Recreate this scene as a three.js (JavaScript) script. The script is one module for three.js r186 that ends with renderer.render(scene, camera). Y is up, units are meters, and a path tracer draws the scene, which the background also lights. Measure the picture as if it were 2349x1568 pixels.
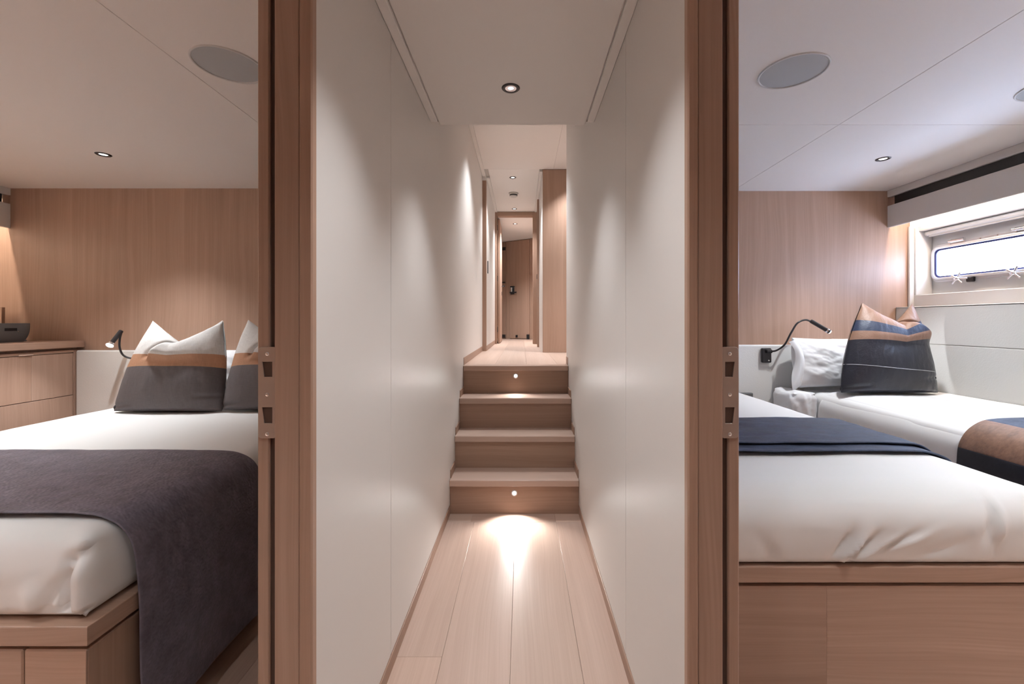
import * as THREE from 'three';
import { ImprovedNoise } from 'three/addons/math/ImprovedNoise.js';
import { mergeVertices, mergeGeometries } from 'three/addons/utils/BufferGeometryUtils.js';
import { RectAreaLightUniformsLib } from 'three/addons/lights/RectAreaLightUniformsLib.js';

// ───────────────────────── camera, sky, exposure ─────────────────────────
// x to starboard, y up, the corridor runs along -z; d below always means depth = -z, metres
const scene = new THREE.Scene();
const W = 2349, H = 1568, F = 980;
const camera = new THREE.PerspectiveCamera(2 * Math.atan(H / 2 / F) * 180 / Math.PI, W / H, 0.02, 100);
camera.position.set(0, 1.15, 0);
camera.lookAt(0, 1.15, -5);
camera.setViewOffset(W, H, -22.5, 46, W, H);       // shift lens: the corridor's vanishing point sits a little right of and above the middle

const renderer = new THREE.WebGLRenderer({ antialias: true });
renderer.toneMapping = THREE.LinearToneMapping;
renderer.toneMappingExposure = 1.0;
renderer.shadowMap.enabled = true;
renderer.shadowMap.type = THREE.PCFSoftShadowMap;
RectAreaLightUniformsLib.init();

const SKY = 22;                                      // daylight outside the porthole
const SPOT_COLOR = new THREE.Color().setRGB(0.955, 0.985, 1.02);
const LED_COLOR = new THREE.Color().setRGB(1.0, 0.84, 0.69);
const I_HALL = 3.1, I_CABIN_L = 7.4, I_CABIN_R = 6.2, I_UPPER = 5.4;
const noise = new ImprovedNoise();
const rng = (s) => () => { s |= 0; s = s + 0x6D2B79F5 | 0; let t = Math.imul(s ^ s >>> 15, 1 | s); t = t + Math.imul(t ^ t >>> 7, 61 | t) ^ t; return ((t ^ t >>> 14) >>> 0) / 4294967296; };
const lerp = THREE.MathUtils.lerp, clamp = THREE.MathUtils.clamp, sstep = (x, a, b) => { const t = clamp((x - a) / (b - a), 0, 1); return t * t * (3 - 2 * t); };
{
  const w = 256, h = 128, data = new Float32Array(w * h * 4);
  for (let j = 0; j < h; j++) for (let i = 0; i < w; i++) {
    const a = i / w * Math.PI * 2, e = ((j + .5) / h - .5) * Math.PI;
    const X = Math.cos(a) * Math.cos(e), Y = Math.sin(e), Z = Math.sin(a) * Math.cos(e);
    let n = 0, amp = .5, f = 2.2;
    for (let k = 0; k < 5; k++, amp *= .5, f *= 2.1) n += amp * noise.noise(X * f + 3, Y * f * 2.2, Z * f + 9);
    const c = sstep(n, -0.22, 0.2);
    const col = [lerp(.58, .84, c), lerp(.78, .95, c), lerp(1.18, 1.18, c)];
    for (let k = 0; k < 3; k++) data[(j * w + i) * 4 + k] = col[k];
    data[(j * w + i) * 4 + 3] = 1;
  }
  const t = new THREE.DataTexture(data, w, h, THREE.RGBAFormat, THREE.FloatType);
  t.mapping = THREE.EquirectangularReflectionMapping; t.magFilter = t.minFilter = THREE.LinearFilter; t.needsUpdate = true;
  scene.background = t; scene.backgroundIntensity = SKY;
}

// ───────────────────────── textures and materials ─────────────────────────
function tileNoise(seed, px, py) {                   // value noise that repeats after px × py cells
  const r = rng(seed), g = Float32Array.from({ length: px * py }, r);
  return (x, y) => {
    const ix = Math.floor(x), iy = Math.floor(y), fx = x - ix, fy = y - iy, s = fx * fx * (3 - 2 * fx), t = fy * fy * (3 - 2 * fy);
    const at = (a, b) => g[((b % py) + py) % py * px + ((a % px) + px) % px];
    return lerp(lerp(at(ix, iy), at(ix + 1, iy), s), lerp(at(ix, iy + 1), at(ix + 1, iy + 1), s), t);
  };
}
function canvasTex(w, h, fn, srgb = true) {
  const data = new Uint8Array(w * h * 4);
  for (let j = 0; j < h; j++) for (let i = 0; i < w; i++) {
    const c = fn(i / w, j / h);
    for (let k = 0; k < 3; k++) data[(j * w + i) * 4 + k] = clamp(Math.round(c[k] * 255), 0, 255);
    data[(j * w + i) * 4 + 3] = 255;
  }
  const t = new THREE.DataTexture(data, w, h, THREE.RGBAFormat);
  t.wrapS = t.wrapT = THREE.RepeatWrapping; t.magFilter = THREE.LinearFilter; t.minFilter = THREE.LinearMipmapLinearFilter; t.generateMipmaps = true;
  if (srgb) t.colorSpace = THREE.SRGBColorSpace;
  t.needsUpdate = true;
  return t;
}
// wood veneer: u across the grain (0.8 m), v along it (2.4 m)
function woodTex(seed, c0, c1, contrast) {
  const broad = tileNoise(seed, 6, 2), bands = tileNoise(seed + 1, 26, 3), streak = tileNoise(seed + 2, 150, 5), fine = tileNoise(seed + 3, 420, 24), warp = tileNoise(seed + 4, 5, 6);
  const t = canvasTex(768, 1024, (u, v) => {
    const uu = u + (warp(u * 5, v * 6) - .5) * .035;
    let n = .30 * broad(uu * 6, v * 2) + .30 * bands(uu * 26, v * 3) + .26 * streak(uu * 150, v * 5) + .20 * fine(uu * 420, v * 24);
    n = clamp((n - .53) * contrast + .5, 0, 1);
    return [0, 1, 2].map((k) => lerp(c0[k], c1[k], n));
  });
  t.repeat.set(1 / .8, 1 / 2.4);
  return t;
}
const wallWood = woodTex(11, [.612, .493, .422], [.732, .613, .540], .95);
const floorWood = woodTex(37, [.705, .600, .540], [.805, .705, .648], .95);
const S = (c) => new THREE.Color().setRGB(...c);
const mat = (c, rough, extra = {}) => new THREE.MeshStandardMaterial({ color: S(c), roughness: rough, ...extra });
const phys = (c, rough, extra = {}) => new THREE.MeshPhysicalMaterial({ color: S(c), roughness: rough, ...extra });
const woods = [[1, 1, 1], [.90, .88, .87], [1.06, 1.04, 1.02], [.96, .965, .955]].map((c) => phys(c, .42, { map: wallWood, specularIntensity: .6 }));
const floors = [[1, 1, 1], [.93, .92, .91], [1.05, 1.03, 1.01], [.975, .985, .98], [.9, .87, .85]].map((c) => phys(c, .36, { map: floorWood, specularIntensity: .7 }));
const leatherGrain = (() => { const a = tileNoise(71, 64, 64), b = tileNoise(72, 150, 150); const t = canvasTex(512, 512, (u, v) => { const n = .5 * a(u * 64, v * 64) + .5 * b(u * 150, v * 150); return [n, n, n]; }, false); t.repeat.set(3, 3); return t; })();
const clothMottle = (() => {
  const a = tileNoise(81, 14, 22), b = tileNoise(82, 60, 80), c = tileNoise(83, 200, 260);
  const t = canvasTex(512, 512, (u, v) => { const n = .84 + .3 * (.45 * a(u * 14, v * 22) + .35 * b(u * 60, v * 80) + .2 * c(u * 200, v * 260) - .5); return [n, n, n * 1.01]; });
  t.repeat.set(1.6, 1.6); return t;
})();
const clothBump = (() => { const a = tileNoise(91, 30, 40), b = tileNoise(92, 110, 140); const t = canvasTex(512, 512, (u, v) => { const n = .6 * a(u * 30, v * 40) + .4 * b(u * 110, v * 140); return [n, n, n]; }, false); t.repeat.set(1.6, 1.6); return t; })();
const weave = (() => { const a = tileNoise(95, 256, 16), b = tileNoise(96, 16, 256); const t = canvasTex(512, 512, (u, v) => { const n = .93 + .14 * (.5 * a(u * 256, v * 16) + .5 * b(u * 16, v * 256) - .5); return [n, n, n]; }); t.repeat.set(5, 5); return t; })();
const M = {
  wall: phys([.735, .700, .668], .40, { specularIntensity: .55 }),
  ceiling: phys([.84, .80, .77], .55, { specularIntensity: .4 }),
  core: mat([.5, .47, .44], .8),
  hull: mat([.72, .71, .69], .5),
  lining: phys([.74, .73, .70], .5, { bumpMap: leatherGrain, bumpScale: .0004 }),
  base: phys([.36, .27, .21], .5, { map: null }),
  black: mat([.012, .011, .012], .45),
  satinBlack: phys([.02, .018, .02], .32),
  gasket: mat([.085, .045, .03], .6),
  steel: new THREE.MeshStandardMaterial({ color: S([.46, .40, .36]), roughness: .38, metalness: .85 }),
  chrome: new THREE.MeshStandardMaterial({ color: S([.88, .88, .9]), roughness: .12, metalness: 1 }),
  bezel: phys([.018, .013, .014], .35),
  reflector: new THREE.MeshStandardMaterial({ color: S([.8, .82, .88]), roughness: .2, metalness: 1 }),
  sheet: phys([.80, .79, .775], .85, { sheen: .25, sheenRoughness: .6 }),
  pillowcase: phys([.83, .83, .84], .85, { sheen: .2, sheenRoughness: .6 }),
  speaker: mat([.44, .45, .46], .85),
  speakerRim: mat([.66, .645, .63], .6),
  plum: phys([.205, .182, .225], .46, { map: clothMottle, bumpMap: clothBump, bumpScale: .0024, sheen: .5, sheenRoughness: .4, sheenColor: S([.3, .29, .33]) }),
  navy: phys([.062, .085, .145], .62, { map: clothMottle, bumpMap: clothBump, bumpScale: .0012, sheen: .5, sheenRoughness: .45, sheenColor: S([.25, .3, .42]) }),
  darkNavy: phys([.022, .024, .036], .55, { map: clothMottle }),
  tanBand: phys([.34, .185, .12], .55, { map: clothMottle, bumpMap: clothBump, bumpScale: .0006 }),
  charcoal: phys([.135, .118, .122], .75, { map: weave, sheen: .4, sheenRoughness: .5 }),
  linen: phys([.78, .765, .74], .85, { map: weave }),
  tanLinen: phys([.50, .265, .155], .7, { map: weave }),
  blackLeather: phys([.026, .027, .036], .3, { bumpMap: leatherGrain, bumpScale: .0005, specularIntensity: .9 }),
  blueLeather: phys([.026, .038, .075], .45, { bumpMap: leatherGrain, bumpScale: .0005 }),
  tanLeather: phys([.27, .150, .098], .5, { bumpMap: leatherGrain, bumpScale: .0005 }),
  piping: mat([.55, .55, .58], .6),
  tray: phys([.165, .168, .175], .55, { bumpMap: leatherGrain, bumpScale: .0003 }),
  glass: new THREE.MeshPhysicalMaterial({ color: S([.97, .98, 1]), roughness: 0, transmission: 1, thickness: 0, ior: 1.5 }),
  frameWhite: phys([.70, .68, .68], .3, { metalness: .3 }),
  seal: mat([.03, .035, .16], .5),
  plastic: mat([.7, .67, .64], .5),
  socket: mat([.09, .09, .09], .5),
  glow: new THREE.MeshStandardMaterial({ color: S([.9, .9, .9]), emissive: S([1, .97, .93]), emissiveIntensity: 5, roughness: .4 }),
  glowCool: new THREE.MeshStandardMaterial({ color: S([.5, .5, .5]), emissive: S([.70, .83, 1]), emissiveIntensity: 1.1, roughness: .3 }),
  glowBulb: new THREE.MeshStandardMaterial({ color: S([.9, .9, .9]), emissive: S([.95, .97, 1]), emissiveIntensity: 4, roughness: .3 }),
  glowStep: new THREE.MeshStandardMaterial({ color: S([.9, .9, .9]), emissive: S([.97, .97, 1]), emissiveIntensity: 14, roughness: .3 }),
  glowLed: new THREE.MeshStandardMaterial({ color: S([.9, .9, .9]), emissive: S([1, .97, .95]), emissiveIntensity: 1.6, roughness: .4 }),
};

// ───────────────────────── geometry helpers ─────────────────────────
function boxUV(g, grain = 'y', du = 0, dv = 0) {     // uv in metres from the shape's own flat sides, v along the grain
  const p = g.attributes.position, uv = new Float32Array(p.count * 2), ax = 'xyz', gi = ax.indexOf(grain), A = new THREE.Vector3(), B = new THREE.Vector3(), C = new THREE.Vector3();
  for (let t = 0; t < p.count; t += 3) {
    A.fromBufferAttribute(p, t); B.fromBufferAttribute(p, t + 1); C.fromBufferAttribute(p, t + 2);
    const n = B.clone().sub(A).cross(C.clone().sub(A)).toArray().map(Math.abs), k = n.indexOf(Math.max(...n));
    const rest = [0, 1, 2].filter((i) => i !== k), vi = rest.includes(gi) ? gi : rest[1], ui = rest.find((i) => i !== vi);
    [A, B, C].forEach((q, i) => { const a = q.toArray(); uv[(t + i) * 2] = a[ui] + du; uv[(t + i) * 2 + 1] = a[vi] + dv; });
  }
  g.setAttribute('uv', new THREE.BufferAttribute(uv, 2));
  return g;
}
// a chamfered box from x0..x1, y0..y1, depth d0..d1: 44 triangles
let uvShift = 0;
function B(x0, x1, y0, y1, d0, d1, { c = .0015, grain = 'y', shift } = {}) {
  const ctr = [(x0 + x1) / 2, (y0 + y1) / 2, -(d0 + d1) / 2], h = [Math.abs(x1 - x0) / 2, Math.abs(y1 - y0) / 2, Math.abs(d1 - d0) / 2];
  c = Math.min(c, ...h.map((v) => v * .45));
  const P = [];
  const tri = (a, b, d) => {
    const u = b.map((v, i) => v - a[i]), w = d.map((v, i) => v - a[i]);
    const n = [u[1] * w[2] - u[2] * w[1], u[2] * w[0] - u[0] * w[2], u[0] * w[1] - u[1] * w[0]];
    const m = a.map((v, i) => v + b[i] + d[i]);
    P.push(...(n[0] * m[0] + n[1] * m[1] + n[2] * m[2] >= 0 ? [a, b, d] : [a, d, b]));
  };
  const pt = (k, s) => s.map((q, i) => q * (i === k ? h[i] : h[i] - c));      // corner s on face k
  const sg = [-1, 1];
  for (let k = 0; k < 3; k++) for (const s of sg) {
    const q = []; for (const [a, b] of [[-1, -1], [1, -1], [1, 1], [-1, 1]]) { const v = [0, 0, 0]; v[k] = s; v[(k + 1) % 3] = a; v[(k + 2) % 3] = b; q.push(pt(k, v)); }
    tri(q[0], q[1], q[2]); tri(q[0], q[2], q[3]);
  }
  for (let k = 0; k < 3; k++) { const a = (k + 1) % 3, b = (k + 2) % 3; for (const sa of sg) for (const sb of sg) {
    const lo = [0, 0, 0], hi = [0, 0, 0]; lo[a] = hi[a] = sa; lo[b] = hi[b] = sb; lo[k] = -1; hi[k] = 1;
    const q = [pt(a, lo), pt(a, hi), pt(b, hi), pt(b, lo)]; tri(q[0], q[1], q[2]); tri(q[0], q[2], q[3]);
  } }
  for (const x of sg) for (const y of sg) for (const z of sg) tri(pt(0, [x, y, z]), pt(1, [x, y, z]), pt(2, [x, y, z]));
  const g = new THREE.BufferGeometry();
  g.setAttribute('position', new THREE.BufferAttribute(Float32Array.from(P.flatMap((v) => v.map((q, i) => q + ctr[i]))), 3));
  g.computeVertexNormals();
  uvShift = (uvShift + .377) % 7;
  return boxUV(g, grain, shift ?? uvShift, (shift ?? uvShift) * 1.7);
}
const used = new Map();
function numbered(name) { const n = used.get(name) ?? 0; used.set(name, n + 1); return n ? `${name}_${String(n).padStart(3, '0')}` : name; }
function mesh(name, g, m, parent) {
  const o = new THREE.Mesh(Array.isArray(g) ? mergeGeometries(g.map((q) => q.index ? q.toNonIndexed() : q)) : g, m);
  o.name = parent ? name : numbered(name); o.castShadow = o.receiveShadow = true;
  (parent ?? scene).add(o);
  return o;
}
function group(name, at = [0, 0, 0]) { const o = new THREE.Group(); o.name = numbered(name); o.position.set(...at); scene.add(o); return o; }
function tag(o, label, category, grp) { Object.assign(o.userData, { label, category }); if (grp) o.userData.group = grp; return o; }
function struct(o, label) { o.userData.kind = 'structure'; if (label) o.userData.label = label; return o; }
// children are given in room coordinates; shift them into their group's own frame
function into(g, o) { g.translate(-o.position.x, -o.position.y, -o.position.z); return g; }
function lathe(pts, seg = 40) { return new THREE.LatheGeometry(pts.map((p) => new THREE.Vector2(...p)), seg); }
function tube(pts, r, seg = 40, rs = 10) { return new THREE.TubeGeometry(new THREE.CatmullRomCurve3(pts.map((p) => new THREE.Vector3(...p))), seg, r, rs); }
function grid(nu, nv, fn, flip = false) {             // fn(i/nu, j/nv) → [x,y,z] or [x,y,z,u,v]
  const pos = [], uv = [], idx = [];
  for (let j = 0; j <= nv; j++) for (let i = 0; i <= nu; i++) { const p = fn(i / nu, j / nv); pos.push(p[0], p[1], p[2]); uv.push(p[3] ?? i / nu, p[4] ?? j / nv); }
  for (let j = 0; j < nv; j++) for (let i = 0; i < nu; i++) { const a = j * (nu + 1) + i, b = a + 1, c = a + nu + 1, d = c + 1; if (flip) idx.push(a, c, b, b, c, d); else idx.push(a, b, c, b, d, c); }
  const g = new THREE.BufferGeometry();
  g.setAttribute('position', new THREE.Float32BufferAttribute(pos, 3)); g.setAttribute('uv', new THREE.Float32BufferAttribute(uv, 2)); g.setIndex(idx); g.computeVertexNormals();
  return g;
}
// a padded body: box with rounded edges, then pushed about by disp(point, normal) → point
function soft(x0, x1, y0, y1, d0, d1, { rt = .08, rb = .04, rv = .08, seg = .03, disp } = {}) {
  const w = x1 - x0, h = y1 - y0, l = d1 - d0;
  let g = new THREE.BoxGeometry(w, h, l, Math.ceil(w / seg), Math.ceil(h / (seg * .5)), Math.ceil(l / seg));
  g.deleteAttribute('uv'); g.deleteAttribute('normal'); g = mergeVertices(g, 1e-5);
  const p = g.attributes.position, v = new THREE.Vector3(), q = new THREE.Vector3();
  for (let i = 0; i < p.count; i++) {
    v.fromBufferAttribute(p, i);
    // plan corners first, then the top and bottom edges
    const r = v.y > 0 ? rt : rb;
    q.set(clamp(v.x, -w / 2 + rv, w / 2 - rv), v.y, clamp(v.z, -l / 2 + rv, l / 2 - rv));
    const n = v.clone().sub(q); n.y = 0;
    if (n.lengthSq() > 1e-12) { const m = Math.max(Math.abs(n.x), Math.abs(n.z)); n.normalize().multiplyScalar(m); v.set(q.x + n.x, v.y, q.z + n.z); }
    const edge = Math.max(Math.abs(v.x) - (w / 2 - r), Math.abs(v.z) - (l / 2 - r)), e = clamp(edge, 0, r), up = v.y > 0 ? v.y - (h / 2 - r) : -v.y - (h / 2 - r);
    if (e > 0 && up > 0) {
      const m = Math.max(e, up), len = Math.hypot(e, up), k = m / len;            // pull the square edge onto a quarter circle
      const ne = e * k, nu = up * k, s = Math.abs(v.x) - (w / 2 - r) > Math.abs(v.z) - (l / 2 - r);
      if (Math.abs(v.x) > w / 2 - r) v.x = Math.sign(v.x) * Math.min(Math.abs(v.x), w / 2 - r + (Math.abs(v.x) - (w / 2 - r)) * (ne / e));
      if (Math.abs(v.z) > l / 2 - r) v.z = Math.sign(v.z) * Math.min(Math.abs(v.z), l / 2 - r + (Math.abs(v.z) - (l / 2 - r)) * (ne / e));
      v.y = Math.sign(v.y) * (h / 2 - r + nu);
    }
    p.setXYZ(i, v.x + (x0 + x1) / 2, v.y + (y0 + y1) / 2, v.z - (d0 + d1) / 2);
  }
  g.computeVertexNormals();
  if (disp) {
    const n = g.attributes.normal, N = new THREE.Vector3(), out = [];
    for (let i = 0; i < p.count; i++) { v.fromBufferAttribute(p, i); N.fromBufferAttribute(n, i); const k = disp(v, N); out.push(typeof k === 'number' ? v.clone().addScaledVector(N, k) : k); }
    out.forEach((o, i) => p.setXYZ(i, o.x, o.y, o.z));
    g.computeVertexNormals();
  }
  const uv = new Float32Array(p.count * 2); for (let i = 0; i < p.count; i++) { uv[2 * i] = p.getX(i) + p.getY(i); uv[2 * i + 1] = p.getZ(i) + .3 * p.getY(i); }
  g.setAttribute('uv', new THREE.BufferAttribute(uv, 2));
  return g;
}
// cloth with thickness laid along a profile [[x,y],...] and stretched over depth d0..d1
function cloth(profile, d0, d1, th, { nz = 60, nt = 160, t0 = 0, t1 = 1, wave } = {}) {
  const cv = new THREE.CatmullRomCurve3(profile.map((p) => new THREE.Vector3(p[0], p[1], 0)), false, 'centripetal'), pts = cv.getSpacedPoints(nt), len = cv.getLength();
  const nor = pts.map((p, i) => { const a = pts[Math.max(0, i - 1)], b = pts[Math.min(nt, i + 1)]; return new THREE.Vector2(-(b.y - a.y), b.x - a.x).normalize(); });
  const side = nor[Math.floor(nt / 2)].y < 0 ? -1 : 1, i0 = Math.round(t0 * nt), i1 = Math.round(t1 * nt), n = i1 - i0;
  const at = (i, s, off) => { const p = pts[i], m = nor[i]; const k = off + (wave ? wave(i / nt, s, p.x, p.y) : 0); const dz = wave && wave.edge ? wave.edge(i / nt, s) : 0; return [p.x + m.x * side * k, p.y + m.y * side * k, -(lerp(d0, d1, s) + dz), i / nt * len, lerp(d0, d1, s)]; };
  const outer = grid(n, nz, (a, b) => at(i0 + Math.round(a * n), b, th)), inner = grid(n, nz, (a, b) => at(i0 + Math.round(a * n), b, 0), true);
  const strip = (f, k, flip) => grid(k, 4, f, flip);
  const rims = [strip((a, b) => { const q = at(i0 + Math.round(a * n), 0, th * b); q[2] += Math.sin(b * Math.PI) * th * .4; return q; }, n, false), strip((a, b) => { const q = at(i0 + Math.round(a * n), 1, th * b); q[2] -= Math.sin(b * Math.PI) * th * .4; return q; }, n, true), strip((a, b) => at(i0, a, th * b), nz, true), strip((a, b) => at(i1, a, th * b), nz, false)];
  let g = mergeGeometries([outer, inner, ...rims]);
  g.deleteAttribute('normal'); g = mergeVertices(g, 1e-5); g.computeVertexNormals();
  return g;
}
const roundRect = (S_, x0, x1, y0, y1, r) => { S_.moveTo(x0 + r, y0); S_.lineTo(x1 - r, y0); S_.absarc(x1 - r, y0 + r, r, -Math.PI / 2, 0); S_.lineTo(x1, y1 - r); S_.absarc(x1 - r, y1 - r, r, 0, Math.PI / 2); S_.lineTo(x0 + r, y1); S_.absarc(x0 + r, y1 - r, r, Math.PI / 2, Math.PI); S_.lineTo(x0, y0 + r); S_.absarc(x0 + r, y0 + r, r, Math.PI, Math.PI * 1.5); return S_; };

// ───────────────────────── main measures ─────────────────────────
const XL = -.432, XR = .343;                         // corridor walls
const CL = 2.102;                                    // ceiling of the lower deck
const LAND = .83, CU = 2.75;                         // landing and its ceiling
const DJ = .875;                                     // door jambs
const DL = 3.05, DR = 3.11;                          // far walls of the two cabins
const VL = -3.648, VR = 2.659;                       // valance faces
const HULL = 2.96;

// outer shell: closes the boat so that daylight comes in only through the porthole
struct(mesh('hull_shell', [
  B(-4.1, 3.2, -.14, -.04, -1.3, 9.3), B(-4.1, 3.2, 2.95, 3.05, -1.3, 9.3), B(-4.1, -4.0, -.04, 2.95, -1.3, 9.3),
  B(-4.0, 3.2, -.04, 2.95, -1.4, -1.3), B(-4.0, 3.2, -.04, 2.95, 9.2, 9.3), B(HULL, 3.2, -.04, 2.95, 3.6, 9.2)], M.core), 'outer shell of the boat');
{
  // hull side with the porthole opening (shape axes: a = depth, b = height)
  const s = new THREE.Shape(); s.moveTo(-1.3, -.04); s.lineTo(3.62, -.04); s.lineTo(3.62, 2.95); s.lineTo(-1.3, 2.95); s.closePath();
  const hole = roundRect(new THREE.Path(), 1.55, 3.055, 1.452, 1.672, .045); s.holes.push(hole);
  const g = new THREE.ExtrudeGeometry(s, { depth: .06, bevelEnabled: false, curveSegments: 12 });
  g.applyMatrix4(new THREE.Matrix4().makeBasis(new THREE.Vector3(0, 0, -1), new THREE.Vector3(0, 1, 0), new THREE.Vector3(1, 0, 0))).translate(HULL, 0, 0);
  struct(mesh('wall_hull', g, M.hull), 'pale hull side around the porthole');
}

// ───────────────────────── corridor floor ─────────────────────────
{
  const f = struct(mesh('floor', B(-3.98, HULL, -.04, -.012, -1.28, 2.6, { grain: 'z' }), M.base), 'pale oak plank floor of the lower lobby');
  const plank = (x0, x1, d0, d1, m, y = 0, grain = 'z') => mesh('plank', B(x0, x1, -.012, y, d0, d1, { c: .0007, grain }), floors[m], f);
  const seams = [-.432, -.274, -.038, .198, .343];
  const joints = [[-1.28, .25, 1.468, 2.455], [-1.28, .9, 2.455], [-1.28, .1, 2.455], [-1.28, .55, 2.455]];
  const tones = [[1, 2, 0], [3, 0], [0, 3], [2, 0]];
  joints.forEach((js, k) => { for (let i = 0; i + 1 < js.length; i++) plank(seams[k] + .0004, seams[k + 1] - .0004, js[i] + .0004, js[i + 1] - .0004, tones[k][i % tones[k].length]); });
  [[-.432, -.295, 3], [-.295, .195, 1], [.195, .343, 2]].forEach(([a, b, m]) => plank(a + .0004, b - .0004, 2.4555, 2.6, m, 0, 'x'));
  // cabin floors: planks along the corridor direction, those beside the port bed in view
  for (let k = 0; k < 15; k++) plank(-.432 - (k + 1) * .236 + .0004, -.432 - k * .236 - .0004, -1.28, 3.05, [0, 3, 1, 2, 0][k % 5]);
  for (let k = 0; k < 11; k++) plank(.343 + k * .236 + .0004, .343 + (k + 1) * .236 - .0004, -1.28, 3.11, [2, 0, 3, 1][k % 4]);
}

// ───────────────────────── corridor walls ─────────────────────────
function corridorWall(side) {
  const L = side < 0, x = L ? XL : XR, s = L ? -1 : 1, end = L ? 4.68 : 3.285, name = L ? 'wall_left' : 'wall_right';
  const b = (a, c, y0, y1, d0, d1, o) => B(Math.min(x + s * a, x + s * c), Math.max(x + s * a, x + s * c), y0, y1, d0, d1, o);
  const w = struct(mesh(name, [b(.013, .106, -.01, CU, .912, end - .004), b(.013, .106, 2.0, CU, -1.28, .912), b(.013, .106, -.01, 2.0, -1.28, .185)], M.core), L ? 'off-white panelled corridor wall on the port side' : 'off-white panelled corridor wall on the starboard side');
  mesh('panel', b(0, .012, .052, CU, .892, 1.4085), M.wall, w);
  mesh('panel', b(0, .012, .052, CU, 1.4115, end), M.wall, w);
  mesh('panel', b(0, .012, 2.0, CL, -1.28, .89), M.wall, w);
  mesh('panel', b(0, .012, .052, 2.0, -1.28, .183), M.wall, w);
  const bb = struct(mesh(L ? 'baseboard_left' : 'baseboard_right', b(-.003, .012, 0, .05, .892, 2.56, { grain: 'z' }), woods[1]), 'slim wooden baseboard');
  if (L) mesh('baseboard_length', b(-.003, .012, LAND, LAND + .055, 3.17, end, { grain: 'z' }), woods[1], bb);
  else mesh('baseboard_length', b(-.003, .012, LAND, LAND + .055, 3.17, end + .003, { grain: 'z' }), woods[1], bb);
  // short skirtings above each stair tread
  for (let k = 1; k <= 3; k++) mesh('skirting', b(-.006, .012, .2075 * k, .2075 * k + .05, 2.56 + (k - 1) * .198 + .018, 2.56 + k * .198, { grain: 'z' }), woods[1], bb);
}
corridorWall(-1); corridorWall(1);

// corridor ceiling: panel with a narrow board along each wall
{
  const c = struct(mesh('ceiling', [B(XL + .001, XR - .001, CL + .012, CL + .05, -1.28, 2.06), B(XL + .001, XR - .001, CL + .05, CU, 2.02, 2.06)], M.core), 'off-white ceiling panel over the lower corridor');
  mesh('panel', B(XL + .034, XR - .034, CL, CL + .03, -1.28, 2.072, { c: .006 }), M.ceiling, c);
  mesh('edge_board', B(XL + .001, XL + .033, CL - .008, CL + .03, -1.28, 2.022), M.ceiling, c);
  mesh('edge_board', B(XR - .033, XR - .001, CL - .008, CL + .03, -1.28, 2.022), M.ceiling, c);
  struct(mesh('wall_back', B(-.55, .46, -.01, CL + .05, -1.29, -1.28), M.wall), 'off-white wall at the closed end of the lobby');
}

// ───────────────────────── stairs ─────────────────────────
{
  const s = struct(mesh('stairs', B(XL + .02, XR - .02, -.01, .16, 2.6, 3.4), M.base), 'four pale oak stairs up to the landing');
  const TR = [.2085, .418, .626, LAND], TD = [2.542, 2.742, 2.94, 3.134];
  for (let k = 0; k < 4; k++) {
    const y0 = k ? TR[k - 1] : 0, y1 = TR[k], d = TD[k] + .02, t = woods[[1, 3, 1, 3][k]];
    mesh('riser', B(XL + .0005, XR - .0005, y0 - (k ? .03 : .01), y1 - .03, d, d + .014, { grain: 'x' }), t, s);
    if (k < 3) mesh('tread', B(XL + .0005, XR - .0005, y1 - .04, y1, TD[k], TD[k + 1] + .022, { c: .004, grain: 'x' }), floors[[0, 3, 0][k]], s);
    else mesh('tread', B(XL + .0005, XR - .0005, y1 - .04, y1, TD[k], TD[k] + .11, { c: .004, grain: 'x' }), floors[4], s);
  }
}

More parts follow.
